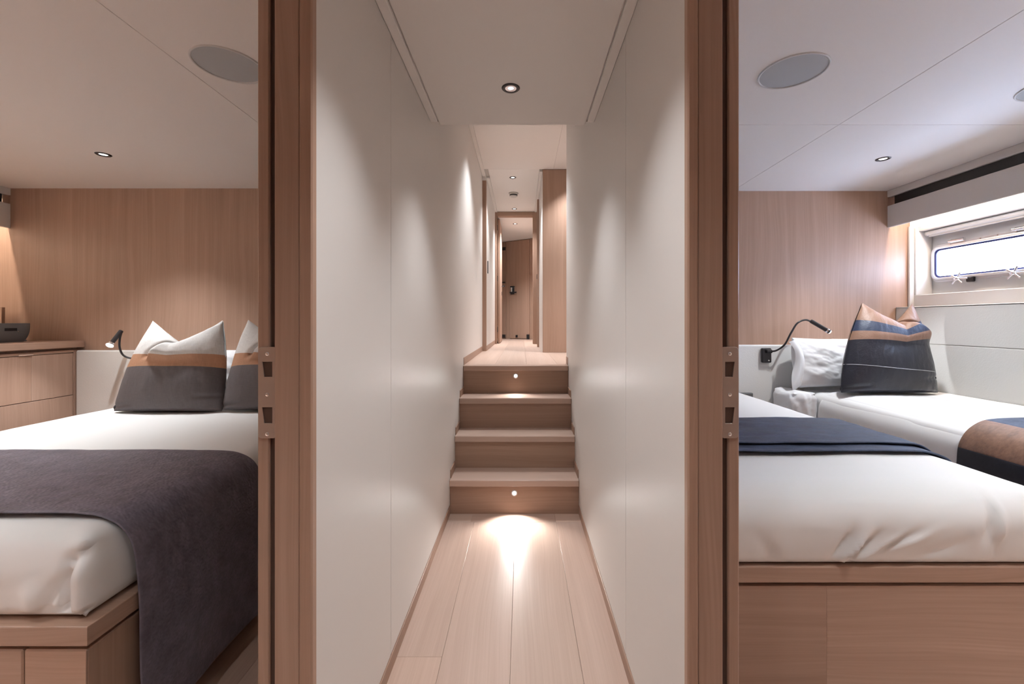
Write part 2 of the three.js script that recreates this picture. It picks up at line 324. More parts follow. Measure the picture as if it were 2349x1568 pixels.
// ───────────────────────── landing and upper corridor ─────────────────────────
const FR = 6.25, IN = 2.685;
{
  const f = struct(mesh('floor_landing', B(-.9, 1.66, LAND - .05, LAND - .012, 3.25, 9.19), M.base), 'pale oak plank floor of the upper corridor');
  [-.9, -.67, -.432, -.2, .035, .27, .505, .74, .975, 1.21, 1.445, 1.66].forEach((x, i, a) => { if (i + 1 < a.length) for (const [d0, d1, m] of [[3.245, 4.9 + (i % 3) * .7, i], [4.9 + (i % 3) * .7, 9.19, i + 2]]) { if (d0 < 4 && (a[i + 1] <= XL + .01)) continue; mesh('plank', B(x + .0004, a[i + 1] - .0004, LAND - .012, LAND, d0 + .0004, d1 - .0004, { c: .0007, grain: 'z' }), floors[m % 4], f); } });
  const c = struct(mesh('ceiling_landing', B(-.95, 1.66, CU + .012, CU + .05, 2.02, 6.3), M.core), 'off-white ceiling of the upper corridor');
  mesh('panel', B(XL + .036, XR - .012, CU, CU + .03, 2.07, 4.478), M.ceiling, c);
  mesh('panel', B(XR - .011, 1.6, CU, CU + .03, 3.3, 4.478), M.ceiling, c);
  mesh('panel', B(XL + .078, .186, CU, CU + .03, 4.48, 6.24), M.ceiling, c);
  mesh('edge_board', B(XL + .001, XL + .035, CU - .008, CU + .03, 2.07, 4.68), M.ceiling, c);
  mesh('edge_board', B(XL + .043, XL + .076, CU - .008, CU + .03, 4.74, 6.24), M.ceiling, c);
  mesh('edge_board', B(.187, .219, CU - .008, CU + .03, 4.53, 6.24), M.ceiling, c);
  mesh('panel', B(-.9, .6, IN, IN + .03, 6.3, 9.19), M.ceiling, c);
  // alcove beyond the starboard corridor wall
  const a = struct(mesh('wall_alcove', [B(XR + .107, 1.66, LAND - .05, CU + .01, 3.24, 3.285), B(1.6, 1.66, LAND, CU, 3.285, 4.5)], M.wall), 'off-white alcove walls behind the starboard corridor wall');
  const p = struct(mesh('wall_wood_panel', B(.22, 1.6, LAND, CU, 4.48, 4.53, { c: .003 }), woods[0]), 'tall wood veneer panel facing the stairs at the top');
  const wr = struct(mesh('wall_upper_right', B(.22, .26, LAND, CU, 4.531, FR - .05), M.wall), 'off-white wall of the upper corridor beside the wood panel');
  const dc = struct(mesh('door_side_right', B(.196, .2195, LAND, 2.71, 5.44, 5.52), woods[1]), 'wood door edge in the upper corridor wall');
  mesh('latch', B(.19, .197, 1.70, 1.76, 5.455, 5.5), M.satinBlack, dc);
  const cs = struct(mesh('door_side_left', B(-.49, -.39, LAND, 2.70, 4.682, 4.742), woods[1]), 'wood door casing proud of the upper port wall');
  const wl = struct(mesh('wall_upper_left', [B(-.45, -.39, LAND + .056, CU, 4.743, FR - .05), B(-.49, -.39, 2.70, CU, 4.683, 4.742)], M.wall), 'off-white wall past the wood casing in the upper corridor');
  struct(mesh('baseboard_upper', [B(-.45, -.387, LAND, LAND + .055, 4.743, FR - .05, { grain: 'z' })], woods[1]), 'slim wooden baseboard along the upper port wall');
  const sw = tag(mesh('wall_switch', B(-.39, -.381, 1.70, 1.84, 4.83, 4.87, { c: .003 }), M.satinBlack), 'small dark vertical switch plate on the upper corridor wall', 'switch');
  // door frame across the corridor
  const fr = struct(mesh('door_frame', [B(-.449, -.364, LAND, 2.75, FR - .05, FR + .05, { c: .004 }), B(.16, .259, LAND, 2.75, FR - .05, FR + .05, { c: .004 }), B(-.364, .16, 2.685, 2.75, FR - .05, FR + .05, { c: .004, grain: 'x' })], woods[1]), 'wood door frame across the upper corridor');
  const lf = struct(group('door_1', [-.364, LAND, -(FR + .05)]), 'open wood door leaf inside the upper corridor frame');
  mesh('leaf', into(B(-.362, -.325, LAND + .008, 2.67, FR + .055, 7.05, { c: .006 }), lf), woods[0], lf);
  for (const y of [1.0, 1.75, 2.5]) mesh('hinge', into(B(-.368, -.355, y, y + .08, FR + .045, FR + .075), lf), M.satinBlack, lf);
  const lh = mesh('handle', into(B(-.325, -.285, 1.72, 1.735, 6.94, 6.955), lf), M.satinBlack, lf);
  mesh('lever', into(B(-.290, -.278, 1.72, 1.735, 6.83, 6.955), lf), M.satinBlack, lh);
  mesh('keyhole_plate', into(B(-.326, -.319, 1.58, 1.64, 6.93, 6.96), lf), M.satinBlack, lf);
  // sides of the far lobby
  struct(mesh('wall_far_sides', [B(-.9, -.45, LAND, CU, FR - .04, FR + .04), B(.26, .6, LAND, CU, FR - .04, FR + .04), B(-.95, -.9, LAND, IN, FR, 9.19), B(.55, .6, LAND, IN, FR, 9.19)], M.wall), 'off-white walls of the far lobby');
  // slanting end bulkhead with its door; built flat around its own foot, then turned
  const e = struct(group('wall_end', [-.35, LAND, -8.2]), 'slanting wood bulkhead with a door at the end of the corridor');
  const q = (x0, x1, y0, y1, z0, z1, o) => B(x0, x1, y0, y1, -z1, -z0, o);
  mesh('backing', q(-.75, 1.3, -.02, 1.9, -.06, -.012), woods[1], e);
  mesh('veneer', q(-.75, -.07, 0, 1.88, -.012, .004), woods[0], e);
  mesh('veneer', q(.065, .155, 0, 1.88, -.012, .002), woods[3], e);
  mesh('veneer', q(.60, 1.3, 0, 1.88, -.012, .004), woods[3], e);
  const nd = mesh('narrow_door', q(-.066, .061, .01, 1.84, -.012, .012), woods[1], e);
  for (const y of [.02, 1.69]) mesh('bracket', q(-.07, .055, y, y + .06, .012, .022), M.satinBlack, nd);
  mesh('catch', q(-.02, .05, 1.06, 1.085, .012, .04), M.satinBlack, nd);
  const d = mesh('door', q(.16, .595, .01, 1.84, -.012, .014, { c: .003 }), woods[0], e);
  mesh('escutcheon', q(.178, .265, .84, .98, .014, .022, { c: .004 }), M.satinBlack, d);
  mesh('lever', q(.185, .34, .86, .885, .05, .066, { c: .005 }), M.satinBlack, d);
  mesh('turn_knob', q(.19, .29, .965, .995, .03, .06, { c: .01 }), M.satinBlack, d);
  mesh('spindle', q(.205, .235, .87, .98, .02, .055), M.chrome, d);
  mesh('floor_catch', q(.30, .34, .03, .075, .014, .03), M.satinBlack, d);
  mesh('bracket', q(.545, .60, .0, .09, .014, .03), M.satinBlack, d);
  e.rotation.y = -Math.atan2(.46, .55) * .85;
  // smoke detector
  const sd = tag(group('smoke_detector', [-.103, CU, -5.315]), 'small round smoke detector on the upper corridor ceiling', 'smoke detector');
  const sb = mesh('body', lathe([[0, -.05], [.035, -.05], [.042, -.04], [.048, -.016], [.058, -.012], [.06, 0], [0, 0]]), M.plastic, sd);
  mesh('vent_ring', lathe([[.0445, -.034], [.048, -.034], [.048, -.02], [.0485, -.02]]), M.satinBlack, sd);
}

// ───────────────────────── door jambs beside the camera ─────────────────────────
function jamb(side) {
  const L = side < 0, s = side, name = L ? 'door_2' : 'door_3';
  const X = L ? [.432, .455, .507, .5245, .549] : [.343, .3605, .412, .4285, .4517];
  const o = struct(group(name, [s * X[0], 0, -DJ]), L ? 'wood door jamb with strike plate of the double cabin' : 'wood door jamb with strike plate of the twin cabin');
  const b = (a, c, y0, y1, d0, d1, p) => into(B(Math.min(s * a, s * c), Math.max(s * a, s * c), y0, y1, d0, d1, p), o);
  mesh('architrave', b(X[0] - .004, X[1], 0, 2.0, DJ - .003, .893, { c: .003 }), woods[2], o);
  mesh('door_stop', b(X[1] + .0006, X[2], 0, 2.0, DJ, .893, { c: .002 }), woods[0], o);
  mesh('seal', b(X[2], X[3], 0, 2.0, .8935, .897), M.gasket, o);
  mesh('rebate', b(X[3], X[4], 0, 2.0, .887, .8975, { c: .003 }), woods[0], o);
  mesh('lining', b(X[0] + .013, X[4], 0, 2.0, .8976, .91), woods[1], o);
  // strike plate with two pockets
  const p0 = X[2] + .0005, p1 = X[4] - .004, sh = roundRect(new THREE.Shape(), 0, p1 - p0, 0, .188, .007);
  const w = p1 - p0;
  for (const [y0, y1] of [[.030, .064], [.126, .158]]) { const h = new THREE.Path(); h.moveTo(w * .22, y0); h.lineTo(w * .68, y0); h.lineTo(w * .80, y1); h.lineTo(w * .22, y1); h.closePath(); sh.holes.push(h); }
  const g = new THREE.ExtrudeGeometry(sh, { depth: .0018, bevelEnabled: true, bevelSize: .0005, bevelThickness: .0005, bevelSegments: 1 });
  if (L) g.scale(-1, 1, 1);
  g.translate(s * p0, .91, -.8855);
  if (L) { const idx = g.index; if (!idx) { const p = g.attributes; for (const k of Object.values(p)) { const n = k.itemSize, arr = k.array; for (let t = 0; t < k.count; t += 3) for (let q = 0; q < n; q++) { const a = arr[(t + 1) * n + q]; arr[(t + 1) * n + q] = arr[(t + 2) * n + q]; arr[(t + 2) * n + q] = a; } } } g.computeVertexNormals(); }
  const pl = mesh('strike_plate', into(g, o), M.steel, o);
  for (const [y0, y1] of [[.94, .974], [1.036, 1.068]]) mesh('pocket', b(p0 + .005, p1 - .006, y0 - .001, y1 + .001, .8862, .8868), M.gasket, pl);
  for (const y of [.918, 1.0, 1.084]) { const q = new THREE.SphereGeometry(.0042, 14, 8); q.scale(1, 1, .5); q.translate(s * (p0 + w * .5), y, -.8832); mesh('screw', into(q, o), M.chrome, pl); }
  // head and hinge side of the opening, beyond the frame
  mesh('head', b(X[0], X[4], 1.985, 2.0, .19, .886), woods[1], o);
  mesh('hinge_jamb', b(X[0], X[4], 0, 1.985, .185, .2), woods[1], o);
}
jamb(-1); jamb(1);

// ───────────────────────── lamps ─────────────────────────
function downlight(x, y, d, I, label, { cool = false, angle = 49, r = .0372 } = {}) {
  const o = tag(group('downlight', [x, y, -d]), label, 'downlight', 'recessed ceiling downlights');
  mesh('bezel', lathe([[r * .60, .006], [r * .60, -.001], [r * .66, -.004], [r * .9, -.004], [r, -.001], [r, .002]], 36), M.bezel, o);
  if (cool) { mesh('reflector', lathe([[r * .30, -.0012], [r * .46, -.0022], [r * .61, -.0028]], 36), M.reflector, o); mesh('lens', lathe([[0, -.0030], [r * .2, -.0026], [r * .36, -.0012]], 30), M.glowCool, o); }
  else mesh('lens', lathe([[0, -.0005], [r * .5, -.0003], [r * .61, .002]], 30), M.glow, o);
  const l = new THREE.SpotLight(SPOT_COLOR, I, 0, angle * Math.PI / 180, .78, 2);
  l.position.set(0, -.014, 0); l.castShadow = true; l.shadow.radius = 1.2; l.name = 'downlight_beam';
  l.target.position.set(0, -1, 0); l.target.name = 'aim'; o.add(l); o.add(l.target);
  return o;
}
downlight(-.045, CL, 1.74, I_HALL, 'recessed downlight with black ring in the lower corridor ceiling', { cool: true, angle: 45 });
downlight(-.045, CL, .93, I_HALL, 'recessed downlight over the lobby between the cabin doors', { angle: 45 });
downlight(-.045, CL, .33, I_HALL * .65, 'recessed downlight in the lobby between the door jambs');
downlight(-.10, CU, 3.42, I_UPPER * 1.2, 'recessed downlight above the top stair');
downlight(-.10, CU, 4.737, I_UPPER, 'recessed downlight in front of the smoke detector');
downlight(-.105, CU, 6.05, I_UPPER, 'recessed downlight just before the upper corridor door frame');
downlight(-.105, IN, 6.69, I_UPPER * 2.8, 'recessed downlight beyond the upper corridor door frame', { angle: 62 });
downlight(.55, CU, 4.24, I_UPPER * 1.1, 'recessed downlight in the alcove close to the wood panel');
downlight(1.0, CU, 3.75, I_UPPER * 1.3, 'recessed downlight in the far corner of the alcove');
downlight(-2.38, CL, 2.43, I_CABIN_L, 'recessed downlight over the double bed pillows');
downlight(-2.38, CL, 1.15, I_CABIN_L * .7, 'recessed downlight over the foot of the double bed');
downlight(-1.8, CL, .6, I_CABIN_L * .42, 'recessed downlight in front of the double bed');
downlight(-.85, CL, -.1, I_CABIN_L * .5, 'recessed downlight just inside the double cabin');
downlight(2.11, CL, 2.495, I_CABIN_R, 'recessed downlight beside the curtain valance in the twin cabin');
downlight(-3.3, CL, 1.0, I_CABIN_L * 1.6, 'recessed downlight over the near end of the dresser');
downlight(-2.4, CL, -.35, I_CABIN_L * 2.5, 'recessed downlight in the near corner of the double cabin');
downlight(2.11, CL, 1.2, I_CABIN_R * .8, 'recessed downlight over the foot of the bed by the porthole');
downlight(1.3, CL, .75, I_CABIN_R * .6, 'recessed downlight in front of the bed next to the door');
downlight(1.8, CL, -.35, I_CABIN_R * 2.2, 'recessed downlight just inside the twin cabin');

function stepLight(y, d, I, label) {
  const o = tag(group('step_light', [-.045, y, -d]), label, 'step light', 'step lights in the stair risers');
  const g = lathe([[.0105, .0], [.0105, .004], [.013, .0055], [.0185, .0045], [.0195, 0]], 30); g.rotateX(Math.PI / 2); mesh('bezel', g, M.chrome, o);
  const l = new THREE.SphereGeometry(.0105, 20, 12); l.scale(1, 1, .55); mesh('lens', l, M.glowStep, o);
  const s = new THREE.SpotLight(new THREE.Color().setRGB(1, .97, .94), I, 0, 62 * Math.PI / 180, .9, 2);
  s.position.set(0, -.002, .012); s.target.position.set(0, -.62, 1); s.castShadow = true; s.shadow.radius = .5; s.name = 'step_beam'; s.target.name = 'aim'; o.add(s); o.add(s.target);
}
stepLight(.125, 2.562, 1.6, 'bright step light in the lowest stair riser');
stepLight(.752, 3.154, .35, 'bright step light in the top stair riser');

function speaker(x, d, label) {
  const o = tag(group('ceiling_speaker', [x, CL, -d]), label, 'speaker', 'round ceiling speakers');
  mesh('rim', lathe([[.111, .002], [.112, -.004], [.117, -.005], [.119, -.001], [.119, .002]], 64), M.speakerRim, o);
  mesh('grille', lathe([[0, -.003], [.09, -.0028], [.1115, -.001]], 64), M.speaker, o);
}
speaker(-1.087, 1.585, 'round grey ceiling speaker in the double cabin');
speaker(1.031, 1.625, 'round grey ceiling speaker near the door in the twin cabin');
speaker(2.165, 1.724, 'round grey ceiling speaker near the valance in the twin cabin');

// ───────────────────────── cabins: shells ─────────────────────────
{ // double cabin (port)
  const c = struct(mesh('ceiling_port', B(-4.0, XL - .1, CL + .014, CL + .05, -1.28, DL + .05), M.core), 'off-white ceiling of the double cabin');
  mesh('panel', B(XL - .117, -1.2613, CL, CL + .012, -.6, DL, { c: .0012 }).rotateY(Math.PI * 0), M.ceiling, c);
  mesh('panel', B(VL, -1.2627, CL, CL + .012, -.6, DL, { c: .0012 }), M.ceiling, c);
  const w = struct(mesh('wall_far_port', B(-4.0, XL - .1, .3, CL + .01, DL, DL + .05), woods[0]), 'wood veneer wall behind the double bed');
  struct(mesh('wall_port_hull', B(-4.0, -3.86, 0, CL, -.6, DL), M.lining), 'pale hull lining of the double cabin');
  struct(mesh('wall_port_aft', B(-4.0, -.54, 0, CL, -.66, -.6), woods[0]), 'wood wall at the near end of the double cabin');
  const v = struct(mesh('trim_valance_port', B(VL - .02, VL, 1.819, 1.992, -.6, DL, { c: .003 }), M.wall), 'off-white valance board along the double cabin ceiling');
  mesh('fascia', B(VL - .02, VL, 2.053, CL, -.6, DL), M.wall, v);
  mesh('slot', B(VL - .024, VL - .014, 1.993, 2.052, -.6, DL - .04), M.black, v);
  mesh('slot_end', B(VL - .03, VL - .008, 1.99, 2.05, DL - .035, DL), woods[1], v);
  mesh('cover', B(-3.86, VL - .02, 2.04, CL, -.6, DL), M.core, v);
}
{ // twin cabin (starboard)
  const c = struct(mesh('ceiling_starboard', B(XR + .1, HULL, CL + .014, CL + .05, -1.28, DR + .05), M.core), 'off-white ceiling of the twin cabin');
  for (const [x0, x1] of [[XR + .1085, 1.5311], [1.5329, VR]]) for (const [d0, d1] of [[-.6, 2.0631], [2.0649, DR]]) mesh('panel', B(x0, x1, CL, CL + .012, d0, d1, { c: .0012 }), M.ceiling, c);
  struct(mesh('wall_far_starboard', B(XR + .1, HULL, .3, CL + .01, DR, DR + .05), woods[2]), 'wood veneer wall behind the twin beds');
  struct(mesh('wall_starboard_aft', B(XR + .1, HULL, 0, CL, -.66, -.6), woods[0]), 'wood wall at the near end of the twin cabin');
  const l = struct(mesh('wall_lining', B(2.725, HULL - .001, 0, 1.25, -.6, DR - .001), M.core), 'pale padded hull lining below the porthole');
  mesh('padded_panel', B(2.72, 2.735, .02, 1.0, -.6, DR - .002, { c: .004 }), M.lining, l);
  mesh('padded_panel', B(2.72, 2.735, 1.003, 1.255, -.6, DR - .002, { c: .004 }), M.lining, l);
  mesh('ledge', B(2.72, 2.845, 1.245, 1.2565, -.6, DR - .002, { c: .003 }), M.wall, l);
  mesh('sill_board', B(2.84, HULL - .001, 1.257, 1.345, -.6, DR - .002, { c: .004 }), M.wall, l);
  // recess around the porthole
  const r = struct(mesh('trim_recess', B(2.84, HULL - .001, 1.345, 1.84, 3.078, DR - .002, { c: .004 }), M.wall), 'white window recess around the porthole');
  mesh('return_trim', B(2.806, 2.84, 1.257, 1.84, 3.09, DR - .003, { c: .003 }), M.wall, r);
  mesh('near_end', B(2.84, HULL - .001, 1.345, 1.80, -.6, 1.48, { c: .004 }), M.wall, r);
  mesh('soffit', B(2.86, HULL - .001, 1.80, 2.10, -.6, DR - .002, { c: .004 }), M.wall, r);
  // valance
  const v = struct(mesh('trim_valance_starboard', B(VR, VR + .02, 1.835, 1.992, -.6, DR - .001, { c: .003 }), M.wall), 'off-white valance board along the twin cabin ceiling');
  mesh('fascia', B(VR, VR + .02, 2.055, CL, -.6, DR - .001), M.wall, v);
  mesh('slot', B(VR + .014, VR + .024, 1.993, 2.054, -.6, DR - .045), M.black, v);
  mesh('slot_end', B(VR + .008, VR + .03, 1.99, 2.05, DR - .04, DR - .001), woods[1], v);
  mesh('cover', B(VR + .02, 2.86, 2.045, CL, -.6, DR - .001), M.core, v);
}
// LED strip lights inside the two valances: a glowing tape under the cover and, to starboard, a bright lens below the board
function ledTape(x, y, d0, d1, I, label, lens) {
  const o = tag(group('led_strip', [x, y, -(d0 + d1) / 2]), label, 'strip light');
  mesh('tape', into(B(x - .008, x + .008, y, y + .006, d0, d1), o), M.glowLed, o);
  if (lens) { mesh('lens', into(B(...lens), o), M.glowLed, o); mesh('lens_channel', into(B(lens[1] + .0005, lens[1] + .012, lens[2] - .002, lens[3] + .01, lens[4], lens[5]), o), M.wall, o); }
  const a = new THREE.RectAreaLight(LED_COLOR, I, .016, d1 - d0); a.position.set(0, -.002, 0); a.rotation.x = -Math.PI / 2; a.name = 'led_glow'; o.add(a);
}
ledTape(VR + .06, 2.035, 1.0, 3.02, 140, 'bright LED strip under the twin cabin valance', [VR + .003, VR + .012, 1.789, 1.834, .2, 2.93]);
ledTape(VL - .06, 2.03, .5, 2.98, 190, 'warm LED strip hidden in the double cabin valance');

// ───────────────────────── porthole ─────────────────────────
{
  const o = struct(group('window_1', [HULL, 1.56, -2.52]), 'rounded porthole with bright daylight and chrome latches');
  const basis = new THREE.Matrix4().makeBasis(new THREE.Vector3(0, 0, -1), new THREE.Vector3(0, 1, 0), new THREE.Vector3(1, 0, 0));
  const ring = (a, b, depth, x, bevel) => { const s = roundRect(new THREE.Shape(), 1.55 - a, 3.055 + a, 1.452 - a, 1.672 + a, .045 + a * .8); s.holes.push(roundRect(new THREE.Path(), 1.55 + b, 3.055 - b, 1.452 + b, 1.672 - b, .045 - b * .8)); const g = new THREE.ExtrudeGeometry(s, { depth, bevelEnabled: true, bevelSize: bevel, bevelThickness: bevel, bevelSegments: 2, curveSegments: 10 }); g.applyMatrix4(basis).translate(x, 0, 0); return into(g, o); };
  mesh('outer_flange', ring(.022, -.001, .008, HULL - .011, .002), M.frameWhite, o);
  mesh('opening_frame', ring(.004, .006, .014, HULL - .026, .003), M.frameWhite, o);
  mesh('seal', ring(-.005, .019, .006, HULL - .016, .001), M.seal, o);
  mesh('pane', into(B(HULL - .008, HULL - .002, 1.458, 1.666, 1.556, 3.049), o), M.glass, o);
  for (let i = 0; i < 13; i++) { const g = new THREE.CylinderGeometry(.005, .005, .006, 12); g.rotateZ(Math.PI / 2); g.translate(HULL - .016, 1.686, -(2.94 - i * .1)); mesh('screw', into(g, o), M.chrome, o); }
  for (let i = 0; i < 3; i++) { const g = new THREE.CylinderGeometry(.004, .004, .006, 12); g.rotateZ(Math.PI / 2); g.translate(HULL - .016, 1.51 + i * .05, -3.068); mesh('screw', into(g, o), M.steel, o); }
  for (const d of [2.88, 2.50]) { const h = mesh('hinge', into(B(HULL - .03, HULL - .008, 1.690, 1.712, d - .045, d + .045, { c: .004 }), o), M.chrome, o); const g = new THREE.CylinderGeometry(.007, .007, .1, 14); g.rotateX(Math.PI / 2); g.translate(HULL - .033, 1.70, -d); mesh('pin', into(g, o), M.chrome, h); }
  for (const d of [2.83, 2.50, 2.15]) {               // wing-nut latches on the lower rim
    const b = mesh('latch', into(B(HULL - .036, HULL - .008, 1.412, 1.446, d - .055, d - .012, { c: .006 }), o), M.satinBlack, o);
    const st = new THREE.CylinderGeometry(.006, .006, .09, 14); st.rotateX(Math.PI / 2); st.translate(HULL - .035, 1.438, -(d + .015)); mesh('stud', into(st, o), M.chrome, b);
    const hub = new THREE.SphereGeometry(.013, 16, 12); hub.translate(HULL - .04, 1.44, -(d + .035)); mesh('hub', into(hub, o), M.chrome, b);
    for (const a of [.5, 2.3, 3.9, 5.3]) { const w = new THREE.CapsuleGeometry(.0055, .03, 4, 10); w.translate(0, .026, 0); w.rotateX(a); w.translate(HULL - .042, 1.44, -(d + .035)); mesh('wing', into(w, o), M.chrome, b); }
  }
  const bl = tag(group('roller_blind', [2.90, 1.780, -2.3]), 'rolled-up pale blind along the top of the porthole recess', 'blind');
  const g = new THREE.CylinderGeometry(.017, .017, 1.5, 28); g.rotateX(Math.PI / 2); mesh('roll', g, M.sheet, bl);
  mesh('end_cap', new THREE.CylinderGeometry(.019, .019, .006, 24).rotateX(Math.PI / 2).translate(0, 0, -.753), M.plastic, bl);
  mesh('bottom_bar', B(-.006, .006, -.026, -.016, -.74, .74), M.plastic, bl);
}

// ───────────────────────── beds ─────────────────────────
const fbm = (x, y, z, o = 3) => { let n = 0, a = .5; for (let k = 0; k < o; k++, a *= .5, x *= 2.1, y *= 2.1, z *= 2.1) n += a * noise.noise(x, y, z); return n; };
const groove = (t, w) => Math.exp(-(t * t) / (w * w));
function bedBase(name, x0, x1, d0, d1, label, fronts, gap) {
  const o = tag(group(name, [(x0 + x1) / 2, 0, -(d0 + d1) / 2]), label, 'bed');
  const p = (n, g, m) => mesh(n, into(g, o), m, o);
  p('carcass', B(x0 + .02, x1 - .02, .055, .40, d0 + .02, d1), M.base);
  p('plinth', B(x0 + .045, x1 - .045, 0, .055, d0 + .045, d1, { grain: 'x' }), woods[1]);
  const rs = new THREE.Shape([[x0 + .003, d0 + .003], [x1 - .003, d0 + .003], [x1 - .003, d1 - .004], [x1 - .06, d1 - .004], [x1 - .06, d0 + .06], [x0 + .06, d0 + .06], [x0 + .06, d1 - .004], [x0 + .003, d1 - .004]].map((q) => new THREE.Vector2(...q)));
  const rg = new THREE.ExtrudeGeometry(rs, { depth: .039, bevelEnabled: true, bevelSize: .003, bevelThickness: .003, bevelSegments: 2 });
  rg.rotateX(-Math.PI / 2).translate(0, .408, 0); p('rail', boxUV(rg, 'x'), woods[0]);
  p('slat_deck', B(x0 + .061, x1 - .061, .405, .44, d0 + .061, d1, { grain: 'x' }), M.base);
  fronts.forEach(([a, b, m]) => p('front_panel', B(a, b, .055, .393, d0 + .006, d0 + .0195, { c: gap ?? .003, grain: 'x' }), woods[m]));
  p('side_panel', B(x1 - .0195, x1 - .006, .055, .393, d0 + .0065, d1, { c: .003, grain: 'y' }), woods[3]);
  p('side_panel', B(x0 + .006, x0 + .0195, .055, .393, d0 + .0065, d1, { c: .003, grain: 'y' }), woods[3]);
  return o;
}
// double bed, port
{
  const X0 = -2.50, X1 = -.997, D0 = .98, D1 = 2.998;
  bedBase('double_bed', X0, X1, D0, D1, 'wooden double bed base with a ledge rail', [[X0 + .02, -1.1525, 0], [-1.1495, X1 - .0065, 2]]);
  const m = soft(X0 + .01, X1 - .022, .4505, .632, D0 + .018, D1 - .003, { rt: .085, rb: .035, rv: .032, seg: .013, disp: (v, n) => {
    const d = -v.z, low = sstep(v.y, .64, .47);
    if (n.y < -.4) return 0;
    let k = .010 * fbm(v.x * 2.2, v.y * 3, v.z * 2.2) + .012 * Math.max(0, n.y) * sstep(v.y, .57, .632);
    const front = sstep(d, 1.09, 1.0);
    // hospital corner: an upright fold at the foot corner, the cloth tucked in beside it
    if (v.x > -1.6) {
      const low2 = sstep(v.y, .60, .545);
      k += .016 * front * low2 * groove(v.x + 1.040, .014) - .030 * front * low2 * groove(v.x + 1.066, .010);
      k -= .016 * front * groove(v.x + 1.062, .016) * groove(v.y - .592, .014); k += .012 * front * groove(v.x + 1.06, .025) * groove(v.y - .612, .012);
      k -= .012 * front * sstep(v.y, .575, .53) * groove(v.x + 1.105 - (v.y - .5) * .5, .013);
      k += .014 * front * sstep(v.y, .56, .50) * groove(v.x + 1.14, .03) * sstep(v.y, .45, .48);
    }
    k += .006 * (front) * fbm(v.x * 9, v.y * 5, 3) * low;
    k += .004 * sstep(v.x, -1.1, -1.02) * fbm(v.z * 10, v.y * 6, 7);
    const out = v.clone().addScaledVector(n, k);
    if (v.y < .52) out.y += .010 * front * groove(v.x + 1.12, .07) * sstep(v.y, .52, .46);        // hem lifted a little beside the corner
    return out;
  } });
  tag(mesh('mattress', m, M.sheet), 'white made-up mattress with a folded corner on the double bed', 'mattress');
  const prof = [[-2.46, .652], [-2.2, .658], [-1.6, .659], [-1.25, .658], [-1.13, .655], [-1.075, .646], [-1.03, .622], [-1.005, .585], [-.992, .53], [-.986, .45], [-.984, .40], [-.980, .25], [-.975, .085]];
  const wave = (t, s, x, y) => .004 * fbm(x * 6 + y * 6, s * 5, 2.2) + (y < .5 ? .010 * (.5 + .5 * Math.sin(s * 7 + .6)) * sstep(y, .5, .1) : 0);
  wave.edge = (t, s) => .010 * fbm(t * 6, s * 2, 4) + sstep(t, .75, 1) * .02 * (s - .3);
  tag(mesh('throw_blanket', cloth(prof, 1.098, 1.625, .006, { wave, nt: 200, nz: 70 }), M.plum), 'plum grey throw draped across the foot of the double bed', 'blanket');
}
// bed by the door, starboard
{
  const X0 = .47, X1 = 1.585, D0 = 1.22, D1 = 3.058;
  bedBase('single_bed', X0, X1, D0, D1, 'wooden single bed base next to the door jamb', [[X0 + .02, .8749, 1], [.8751, X1 - .0065, 0]], .0004);
  const m = soft(X0 + .01, X1 - .012, .4505, .655, D0 + .004, D1 - .030, { rt: .10, rb: .03, rv: .06, seg: .013, disp: (v, n) => {
    const d = -v.z, front = sstep(d, 1.34, 1.23);
    if (n.y < -.4) return 0;
    let k = .008 * fbm(v.x * 2, v.y * 3, v.z * 2 + 5) + .016 * front * Math.sin(clamp((v.y - .455) / .2, 0, 1) * Math.PI) + .010 * Math.max(0, n.y);
    // pulled creases in the front of the duvet
    const cr = (x, y, ang, w, l, a) => { const dx = v.x - x, dy = v.y - y, u = dx * Math.cos(ang) + dy * Math.sin(ang), q = -dx * Math.sin(ang) + dy * Math.cos(ang); return a * groove(q, w) * groove(u, l); };
    if (front > 0) k += 1.6 * front * (cr(.915, .52, 1.05, .010, .05, -.012) + cr(.94, .505, .95, .009, .055, .012) + cr(.972, .51, .80, .010, .06, -.011) + cr(1.01, .505, .62, .010, .07, .010) + cr(1.05, .52, .45, .012, .07, -.008) + cr(1.10, .53, .4, .012, .06, .006)
      + cr(1.33, .57, 1.25, .009, .05, -.010) + cr(1.355, .56, 1.3, .009, .06, .009) + cr(1.345, .52, 1.7, .008, .03, -.010) + cr(1.45, .56, 1.5, .010, .05, -.008) + cr(1.475, .55, 1.45, .010, .06, .007) + cr(1.18, .5, .3, .02, .09, -.005) + cr(.70, .5, 2.2, .02, .06, -.004));
    k += .004 * front * fbm(v.x * 12, v.y * 9, 1) * sstep(v.y, .62, .5);
    return k;
  } });
  tag(mesh('mattress', m, M.sheet), 'white made-up mattress with creased front edge on the bed next to the door', 'mattress');
  const o = tag(group('throw_blanket', [1.05, .67, -1.84]), 'navy blue throw folded across the bed next to the door', 'blanket');
  const prof = (e) => [[.49, .672 + e], [.8, .680 + e], [1.2, .681 + e], [1.42, .678 + e], [1.50, .668 + e], [1.555, .640], [1.583 + e, .58], [1.590 + e, .52]];
  const wv = (ph) => { const f = (t, s, x, y) => .0045 * fbm(x * 5 + s * 2, s * 6, ph) + .003 * Math.max(0, Math.sin(x * 9 + s * 14 + ph)) * sstep(x, 1.5, 1.2); f.edge = (t, s) => .014 * fbm(t * 4, s * 1.5, ph + 2) + (t - .45) * .02; return f; };
  mesh('lower_fold', into(cloth(prof(0), 1.545, 1.985, .007, { wave: wv(1), nt: 150 }), o), M.navy, o);
  mesh('upper_fold', into(cloth(prof(.014), 1.60, 2.0, .007, { wave: wv(1.3), nt: 150 }), o), M.navy, o);
}
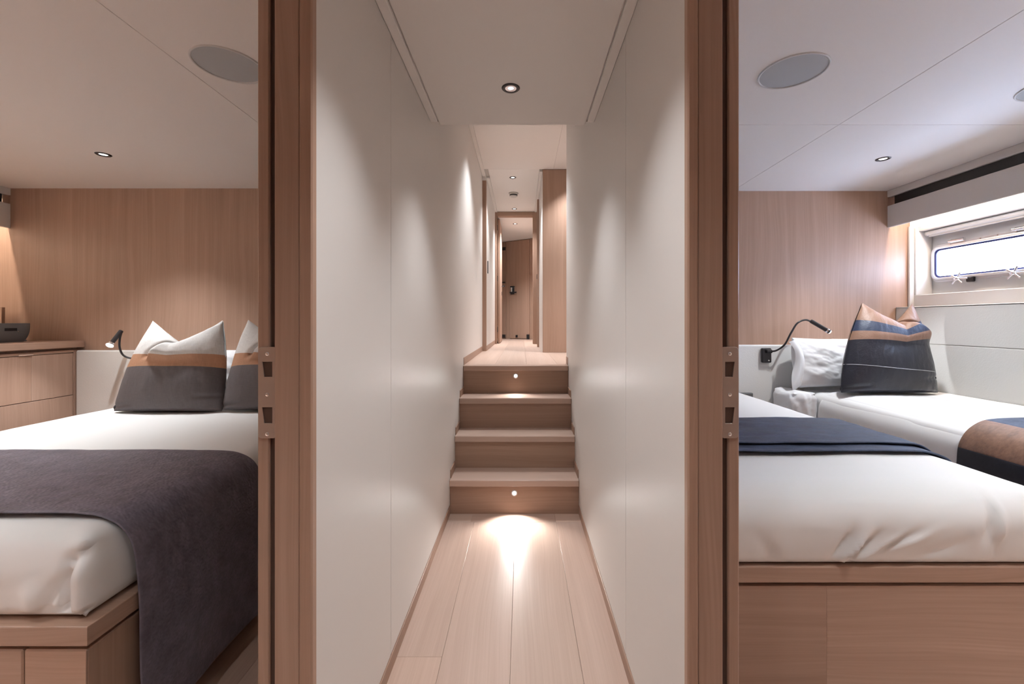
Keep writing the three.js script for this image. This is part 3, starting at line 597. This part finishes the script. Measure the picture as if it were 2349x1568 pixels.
// bed by the porthole, starboard
{
  const X0 = 1.95, X1 = 2.718, D0 = 1.10, D1 = 3.058;
  bedBase('single_bed', X0, X1, D0, D1, 'wooden single bed base below the porthole', [[X0 + .02, X1 - .0065, 0]]);
  tag(mesh('mattress', soft(X0 + .012, X1 - .004, .4505, .675, D0 + .02, D1 - .004, { rt: .06, rb: .03, rv: .05, seg: .03 }), M.sheet), 'white sheeted mattress under the porthole', 'mattress');
  const dw = (t, s_, x, y) => .005 * fbm(x * 3, s_ * 5, 9.4) + .003 * Math.sin(s_ * 3) * sstep(y, .66, .5);
  const q = mesh('duvet', cloth([[2.712, .681], [2.4, .684], [2.13, .683], [2.06, .678], [2.003, .655], [1.966, .610], [1.955, .55], [1.953, .462]], D0 + .004, 2.80, .015, { wave: dw, nt: 150, nz: 90 }), M.sheet);
  tag(q, 'smooth white duvet on the bed below the porthole', 'duvet');
  // rumpled sheet bunched over the bed side at the head
  const sh = soft(1.775, 1.956, .452, .684, 2.803, 3.045, { rt: .045, rb: .03, rv: .05, seg: .010, disp: (v, n) => n.y < -.4 || v.x > 1.945 ? 0 : .018 * fbm(v.x * 9, v.y * 7, v.z * 8 + 2, 4) + .010 * groove(v.x - 1.86 + (v.y - .6) * .3, .02) - .012 * groove(v.x - 1.91, .012) });
  tag(mesh('folded_sheet', sh, M.pillowcase), 'crumpled white sheet spilling over the bed side below the standing pillow', 'sheet');
  // striped throw, three bands sewn together
  const o = tag(group('throw_blanket', [2.3, .69, -1.6]), 'navy throw with a tan stripe hanging over the bed below the porthole', 'blanket');
  const prof = [[2.70, .722], [2.45, .724], [2.2, .722], [2.09, .718], [2.03, .707], [1.972, .672], [1.934, .612], [1.924, .53], [1.921, .42], [1.919, .30], [1.918, .2]];
  const wave = (t, s, x, y) => .003 * fbm(x * 5 + y * 5, s * 6, 5.1);
  const N = 200;
  [['top_band', 0, .535, M.navy], ['tan_stripe', .535, .675, M.tanBand], ['side_band', .675, 1, M.darkNavy]].forEach(([n, a, b, m]) => mesh(n, into(cloth(prof, 1.28, 1.885, .006, { wave, nt: N, t0: a, t1: b }), o), m, o));
}

// ───────────────────────── cushions and pillows ─────────────────────────
function cushion(name, at, { bl, br, tl, tr, H: hh, T, u0, dip, fold, lean, turn = 0, bands, seed = 1, seams = [], sag = 3.5, slope = 1.0 }, label, category, grp) {
  const o = tag(group(name, at), label, category, grp); o.rotation.set(-lean, turn, 0, 'YXZ');
  const NU = 130, NV = 110;
  const P = (u, v, s) => {                                                     // u −1…1, v 0…1, s = +1 front, −1 back
    const x = lerp(lerp(bl, tl, Math.pow(v, 1.25)), lerp(br, tr, Math.pow(v, 1.25)), (u + 1) / 2) + .012 * Math.sin(Math.PI * v) * u;
    const vv = u < u0 ? (u0 - u) / (1 + u0) : (u - u0) / (1 - u0), drop = dip * (1 - vv);
    let y = v * hh - drop * Math.pow(v, sag) + .010 * Math.sin(Math.PI * v) * (1 - u * u);
    const fu = Math.pow(Math.max(0, 1 - Math.pow(Math.abs(u), 2.8)), .62), fv = Math.pow(Math.max(0, 1 - Math.pow(Math.abs(2 * v - .88) / 1.12, 2.6)), .7) * (v < .02 ? lerp(.55, 1, v / .02) : 1);
    let z = s * (T / 2) * fu * fv;
    if (s > 0) {                                                               // the chop: one ear lies over the other along a slanting crease
      const ex = u0 + fold * slope * (1 - v), t = (u - ex) * -fold, w = sstep(v, .50, .66) * (1 - .5 * sstep(v, .95, 1));
      z += w * (.046 * sstep(t, -.035, .02) * Math.exp(-Math.max(0, t) * 1.1) - .026 * groove(t + .08, .08));
    }
    z += s * .006 * fbm(u * 3 + seed, v * 3, s + seed) + s * .003 * fbm(u * 9 + seed, v * 7, seed);
    z += s * .010 * groove(v - .10 - .06 * u, .02) * sstep(Math.abs(u), .45, .8) * -1;
    return [x, y, z, (u + 1) * .25, v * .5];
  };
  const shade = (g) => { g.deleteAttribute('normal'); g = mergeVertices(g, 1e-6); g.computeVertexNormals(); return g; };
  bands.forEach(([n, a, b, m]) => {
    const k = Math.max(4, Math.round((b - a) * NV));
    const front = grid(NU, k, (i, j) => P(i * 2 - 1, lerp(a, b, j), 1)), back = grid(NU, k, (i, j) => P(i * 2 - 1, lerp(a, b, j), -1), true);
    mesh(n, shade(mergeGeometries([front, back])), m, o);
  });
  const under = grid(NU, 2, (i, j) => { const f = P(i * 2 - 1, 0, 1), b = P(i * 2 - 1, 0, -1); return [f[0], f[1], lerp(b[2], f[2], j), i, j]; }, true);
  mesh('underside', under, bands[0][3], o);
  seams.forEach(([f, m]) => { const pts = []; for (let i = 0; i <= 40; i++) { const u = -1 + 2 * i / 40, p = P(u, f(u), 1); pts.push([p[0], p[1], p[2] + .0005]); } mesh('seam', tube(pts, .0016, 80, 6), m, o); });
  return o;
}
const linenBands = [['lower_panel', 0, .455, M.charcoal], ['middle_band', .455, .60, M.tanLinen], ['upper_panel', .60, 1, M.linen]];
const left = { bl: -.305, br: .30, tl: -.205, tr: .215, H: .525, T: .19, u0: .05, dip: .16, fold: -1, lean: .26, bands: linenBands, seed: 2 };
cushion('cushion', [-1.985, .650, -2.40], left, 'white, tan and charcoal cushion beside the black reading lamp on the double bed', 'cushion', 'striped cushions on the double bed');
cushion('cushion', [-1.385, .656, -2.42], { ...left, bl: -.30, br: .3, tl: -.235, tr: .22, u0: -.02, seed: 5, turn: .06 }, 'white, tan and charcoal cushion half hidden by the door jamb', 'cushion', 'striped cushions on the double bed');
cushion('cushion', [2.30, .709, -2.67], { bl: -.305, br: .30, tl: -.085, tr: .245, H: .575, T: .20, u0: .12, dip: .15, fold: 1, slope: 2.2, lean: .20, seed: 8, sag: 2.6, bands: [['lower_panel', 0, .575, M.blackLeather], ['tan_band', .575, .675, M.tanLeather], ['blue_band', .675, .80, M.blueLeather], ['tan_top', .80, 1, M.tanLeather]], seams: [[(u) => .285 - .045 * (1 + u) + .02 * u * u, M.piping]] }, 'black leather cushion with tan and navy bands on the bed below the porthole', 'cushion');
function pillow(at, w, h, t, lean, turn, label, seed, grp) {
  const o = tag(group('pillow', at), label, 'pillow', grp); o.rotation.set(-lean, turn, 0, 'YXZ');
  const P = (a, b, s) => { const u = a * 2 - 1, v = b * 2 - 1, f = Math.pow(Math.max(0, 1 - Math.pow(Math.abs(u), 3)), .5) * Math.pow(Math.max(0, 1 - Math.pow(Math.abs(v), 3)), .5); const pin = 1 - .07 * (1 - v * v), pin2 = 1 - .06 * (1 - u * u); return [u * w / 2 * (1 - .05 * v * v) * (.97 + .03 * pin), (v * pin2 * .5 + .5) * h, s * (t / 2 * f + .022 * f * fbm(u * 3 + seed, v * 3, s * 2 + seed, 4)), a, b]; };
  let g = mergeGeometries([grid(60, 44, (a, b) => P(a, b, 1)), grid(60, 44, (a, b) => P(a, b, -1), true)]); g.deleteAttribute('normal'); g = mergeVertices(g, 1e-6); g.computeVertexNormals();
  mesh('pillow_body', g, M.pillowcase, o);
  return { o, P };
}
pillow([-1.93, .650, -2.70], .59, .34, .16, .3, 0, 'white sleeping pillow behind the cushion beside the reading lamp', 3, 'white sleeping pillows on the double bed');
pillow([-1.33, .650, -2.70], .59, .37, .16, .3, .02, 'white sleeping pillow behind the cushion next to the jamb', 6, 'white sleeping pillows on the double bed');
{
  const { o } = pillow([2.17, .703, -2.90], .62, .345, .15, .2, 0, 'white sleeping pillow standing against the twin cabin headboard', 9);
  // loose open end of the pillowcase
  const flap = grid(26, 48, (a, b) => { const y = lerp(.03, .335, b), x = -.262 - .085 * a * (.75 + .25 * Math.sin(b * 5 + 1)), z = .055 * Math.sin(b * Math.PI) * (1 - .5 * a) + .012 * a * Math.sin(b * 8 + 1.5) + .02 * Math.sin(a * 3); return [x, y - .03 * a * (1 - b) - .02 * a, z]; });
  const fm = M.pillowcase.clone(); fm.side = THREE.DoubleSide; mesh('open_hem', flap, fm, o);
}

// ───────────────────────── headboards, lamps, dresser, tray ─────────────────────────
{
  const a = tag(group('headboard', [-1.9, .3, -3.02]), 'off-white padded headboard behind the double bed', 'headboard');
  mesh('pad', into(B(-3.135, -.56, .3, .95, 3.0, 3.049, { c: .008 }), a), M.lining, a);
  const b = tag(group('headboard', [1.6, .3, -3.08]), 'off-white padded headboard behind the twin beds', 'headboard');
  mesh('pad', into(B(.456, 2.718, .3, .985, 3.06, 3.109, { c: .008 }), b), M.lining, b);
}
function readingLamp(at, neck, head, I, label, rb = .0135) {
  const o = tag(group('reading_lamp', at), label, 'lamp', 'gooseneck reading lamps');
  mesh('wall_plate', B(-.034, .034, -.052, .052, -.026, 0, { c: .006 }), M.satinBlack, o);
  mesh('switch_dot', new THREE.SphereGeometry(.005, 12, 8).translate(.012, -.036, .027), M.plastic, o);
  mesh('neck_socket', B(-.012, .03, .018, .042, -.045, -.02, { c: .004 }), M.satinBlack, o);
  mesh('gooseneck', tube(neck, .0062, 60, 12), M.satinBlack, o);
  const p = new THREE.Vector3(...head[0]), q = new THREE.Vector3(...head[1]), dir = q.clone().sub(p), L = dir.length(); dir.normalize();
  const turn = new THREE.Quaternion().setFromUnitVectors(new THREE.Vector3(0, 1, 0), dir);
  const put = (g) => g.applyQuaternion(turn).translate(p.x, p.y, p.z);
  const h = mesh('head', put(lathe([[0, -.006], [.010, -.006], [.0135, 0], [.0135, L - .012], [.0150, L - .010], [.0150, L], [.0128, L + .001]], 24)), M.satinBlack, o);
  mesh('chrome_band', put(lathe([[.0152, L - .022], [.0158, L - .020], [.0158, L - .013], [.0152, L - .011]], 24)), M.chrome, h);
  mesh('bulb', put(new THREE.SphereGeometry(rb, 20, 14).scale(1, .62, 1).translate(0, L, 0)), M.glowBulb, h);
  const s = new THREE.SpotLight(SPOT_COLOR, I, 0, 55 * Math.PI / 180, 1, 2); s.position.copy(q.clone().addScaledVector(dir, .012)); s.target.position.copy(q.clone().addScaledVector(dir, 1)); s.castShadow = true; s.shadow.radius = .6; s.name = 'reading_beam'; s.target.name = 'aim'; o.add(s); o.add(s.target);
}
readingLamp([-2.665, .872, -3.0], [[0, .03, .04], [-.03, .028, .055], [-.068, .05, .07], [-.083, .10, .08], [-.078, .165, .085], [-.062, .208, .09], [-.056, .215, .098]], [[-.056, .215, .10], [-.084, .122, .15]], .8, 'black gooseneck reading lamp beside the double bed', .021);
readingLamp([1.742, .912, -3.06], [[.02, .03, .04], [.045, .036, .055], [.09, .075, .075], [.135, .165, .085], [.18, .232, .085], [.235, .252, .085], [.275, .238, .09]], [[.270, .243, .09], [.372, .170, .125]], .5, 'black gooseneck reading lamp on the twin cabin headboard');
tag(mesh('socket_box', B(1.50, 1.645, .55, .645, 3.035, 3.0595, { c: .004 }), M.socket), 'dark grey box low on the headboard under the twin cabin reading lamp', 'socket');

{
  const o = tag(group('dresser', [-3.5, 0, -2.4]), 'wooden dresser with overhanging top below the port valance', 'dresser');
  const p = (n, g, m, q = o) => mesh(n, into(g, o), m, q);
  p('carcass', B(-3.855, -3.155, .06, .955, 1.5, 3.049), M.base);
  p('plinth', B(-3.855, -3.19, 0, .06, 1.52, 3.049), woods[1]);
  p('worktop', B(-3.858, -3.115, .972, 1.017, 1.48, 3.0485, { c: .004, grain: 'z' }), woods[2]);
  p('recess', B(-3.855, -3.175, .955, .972, 1.5, 3.049), woods[1]);
  p('stile', B(-3.155, -3.139, .06, .953, 2.993, 3.0485), woods[0]);
  p('top_lip', B(-3.155, -3.136, .938, .955, 1.5, 2.99, { grain: 'z' }), woods[2]);
  const d1 = p('drawer', B(-3.155, -3.140, .642, .934, 2.7352, 2.989, { grain: 'y' }), woods[0]);
  p('drawer', B(-3.155, -3.140, .642, .934, 1.9, 2.7348, { grain: 'y' }), woods[2]);
  p('drawer', B(-3.155, -3.140, .08, .638, 1.9, 2.989, { grain: 'y' }), woods[0]);
  p('finger_pull', B(-3.150, -3.131, .936, .944, 2.66, 2.74), floors[2], d1);
}
{
  // grey tray with a grip slot: a rounded shell, open at the top
  const o = tag(group('storage_tray', [-3.47, 1.018, -2.78]), 'grey rounded storage tray with a grip slot on the dresser', 'tray');
  const shell = (w, l, y0, y1, r, taper) => grid(96, 12, (a, b) => {
    const t = a * Math.PI * 2, c = Math.cos(t), s = Math.sin(t), e = .28, k = 1 - taper * Math.pow(1 - b, 3);
    return [Math.sign(c) * Math.pow(Math.abs(c), e) * w * k, lerp(y0, y1, b), Math.sign(s) * Math.pow(Math.abs(s), e) * l * k];
  }, true);
  mesh('side', shell(.16, .12, 0, .122, 0, .16), M.tray, o);
  mesh('inner_side', grid(96, 8, (a, b) => { const t = a * Math.PI * 2, c = Math.cos(t), s = Math.sin(t), e = .28; return [Math.sign(c) * Math.pow(Math.abs(c), e) * .153 * (1 - .15 * Math.pow(1 - b, 3)), lerp(.012, .122, b), Math.sign(s) * Math.pow(Math.abs(s), e) * .113 * (1 - .15 * Math.pow(1 - b, 3))]; }), M.tray, o);
  mesh('rim', grid(96, 3, (a, b) => { const t = a * Math.PI * 2, c = Math.cos(t), s = Math.sin(t), e = .28, w = lerp(.16, .153, b), l = lerp(.12, .113, b); return [Math.sign(c) * Math.pow(Math.abs(c), e) * w, .122 + .002 * Math.sin(b * Math.PI), Math.sign(s) * Math.pow(Math.abs(s), e) * l]; }, true), M.tray, o);
  mesh('bottom', B(-.135, .135, .002, .012, -.1, .1, { c: .003 }), M.tray, o);
  const slot = mesh('grip_slot', B(.1575, .1615, .074, .092, -.045, .022, { c: .001 }), M.black, o);
  mesh('stud', new THREE.SphereGeometry(.004, 12, 8).translate(.1605, .070, -.027), M.chrome, slot);
  const bk = tag(group('wood_block', [-3.635, 1.018, -2.95]), 'small upright wooden piece behind the grey tray', 'ornament');
  mesh('board', B(-.07, .055, 0, .235, -.012, .012, { c: .003 }), woods[2], bk);
  mesh('foot', B(-.07, .055, 0, .018, -.035, -.012, { c: .003 }), woods[2], bk);
}

renderer.render(scene, camera);
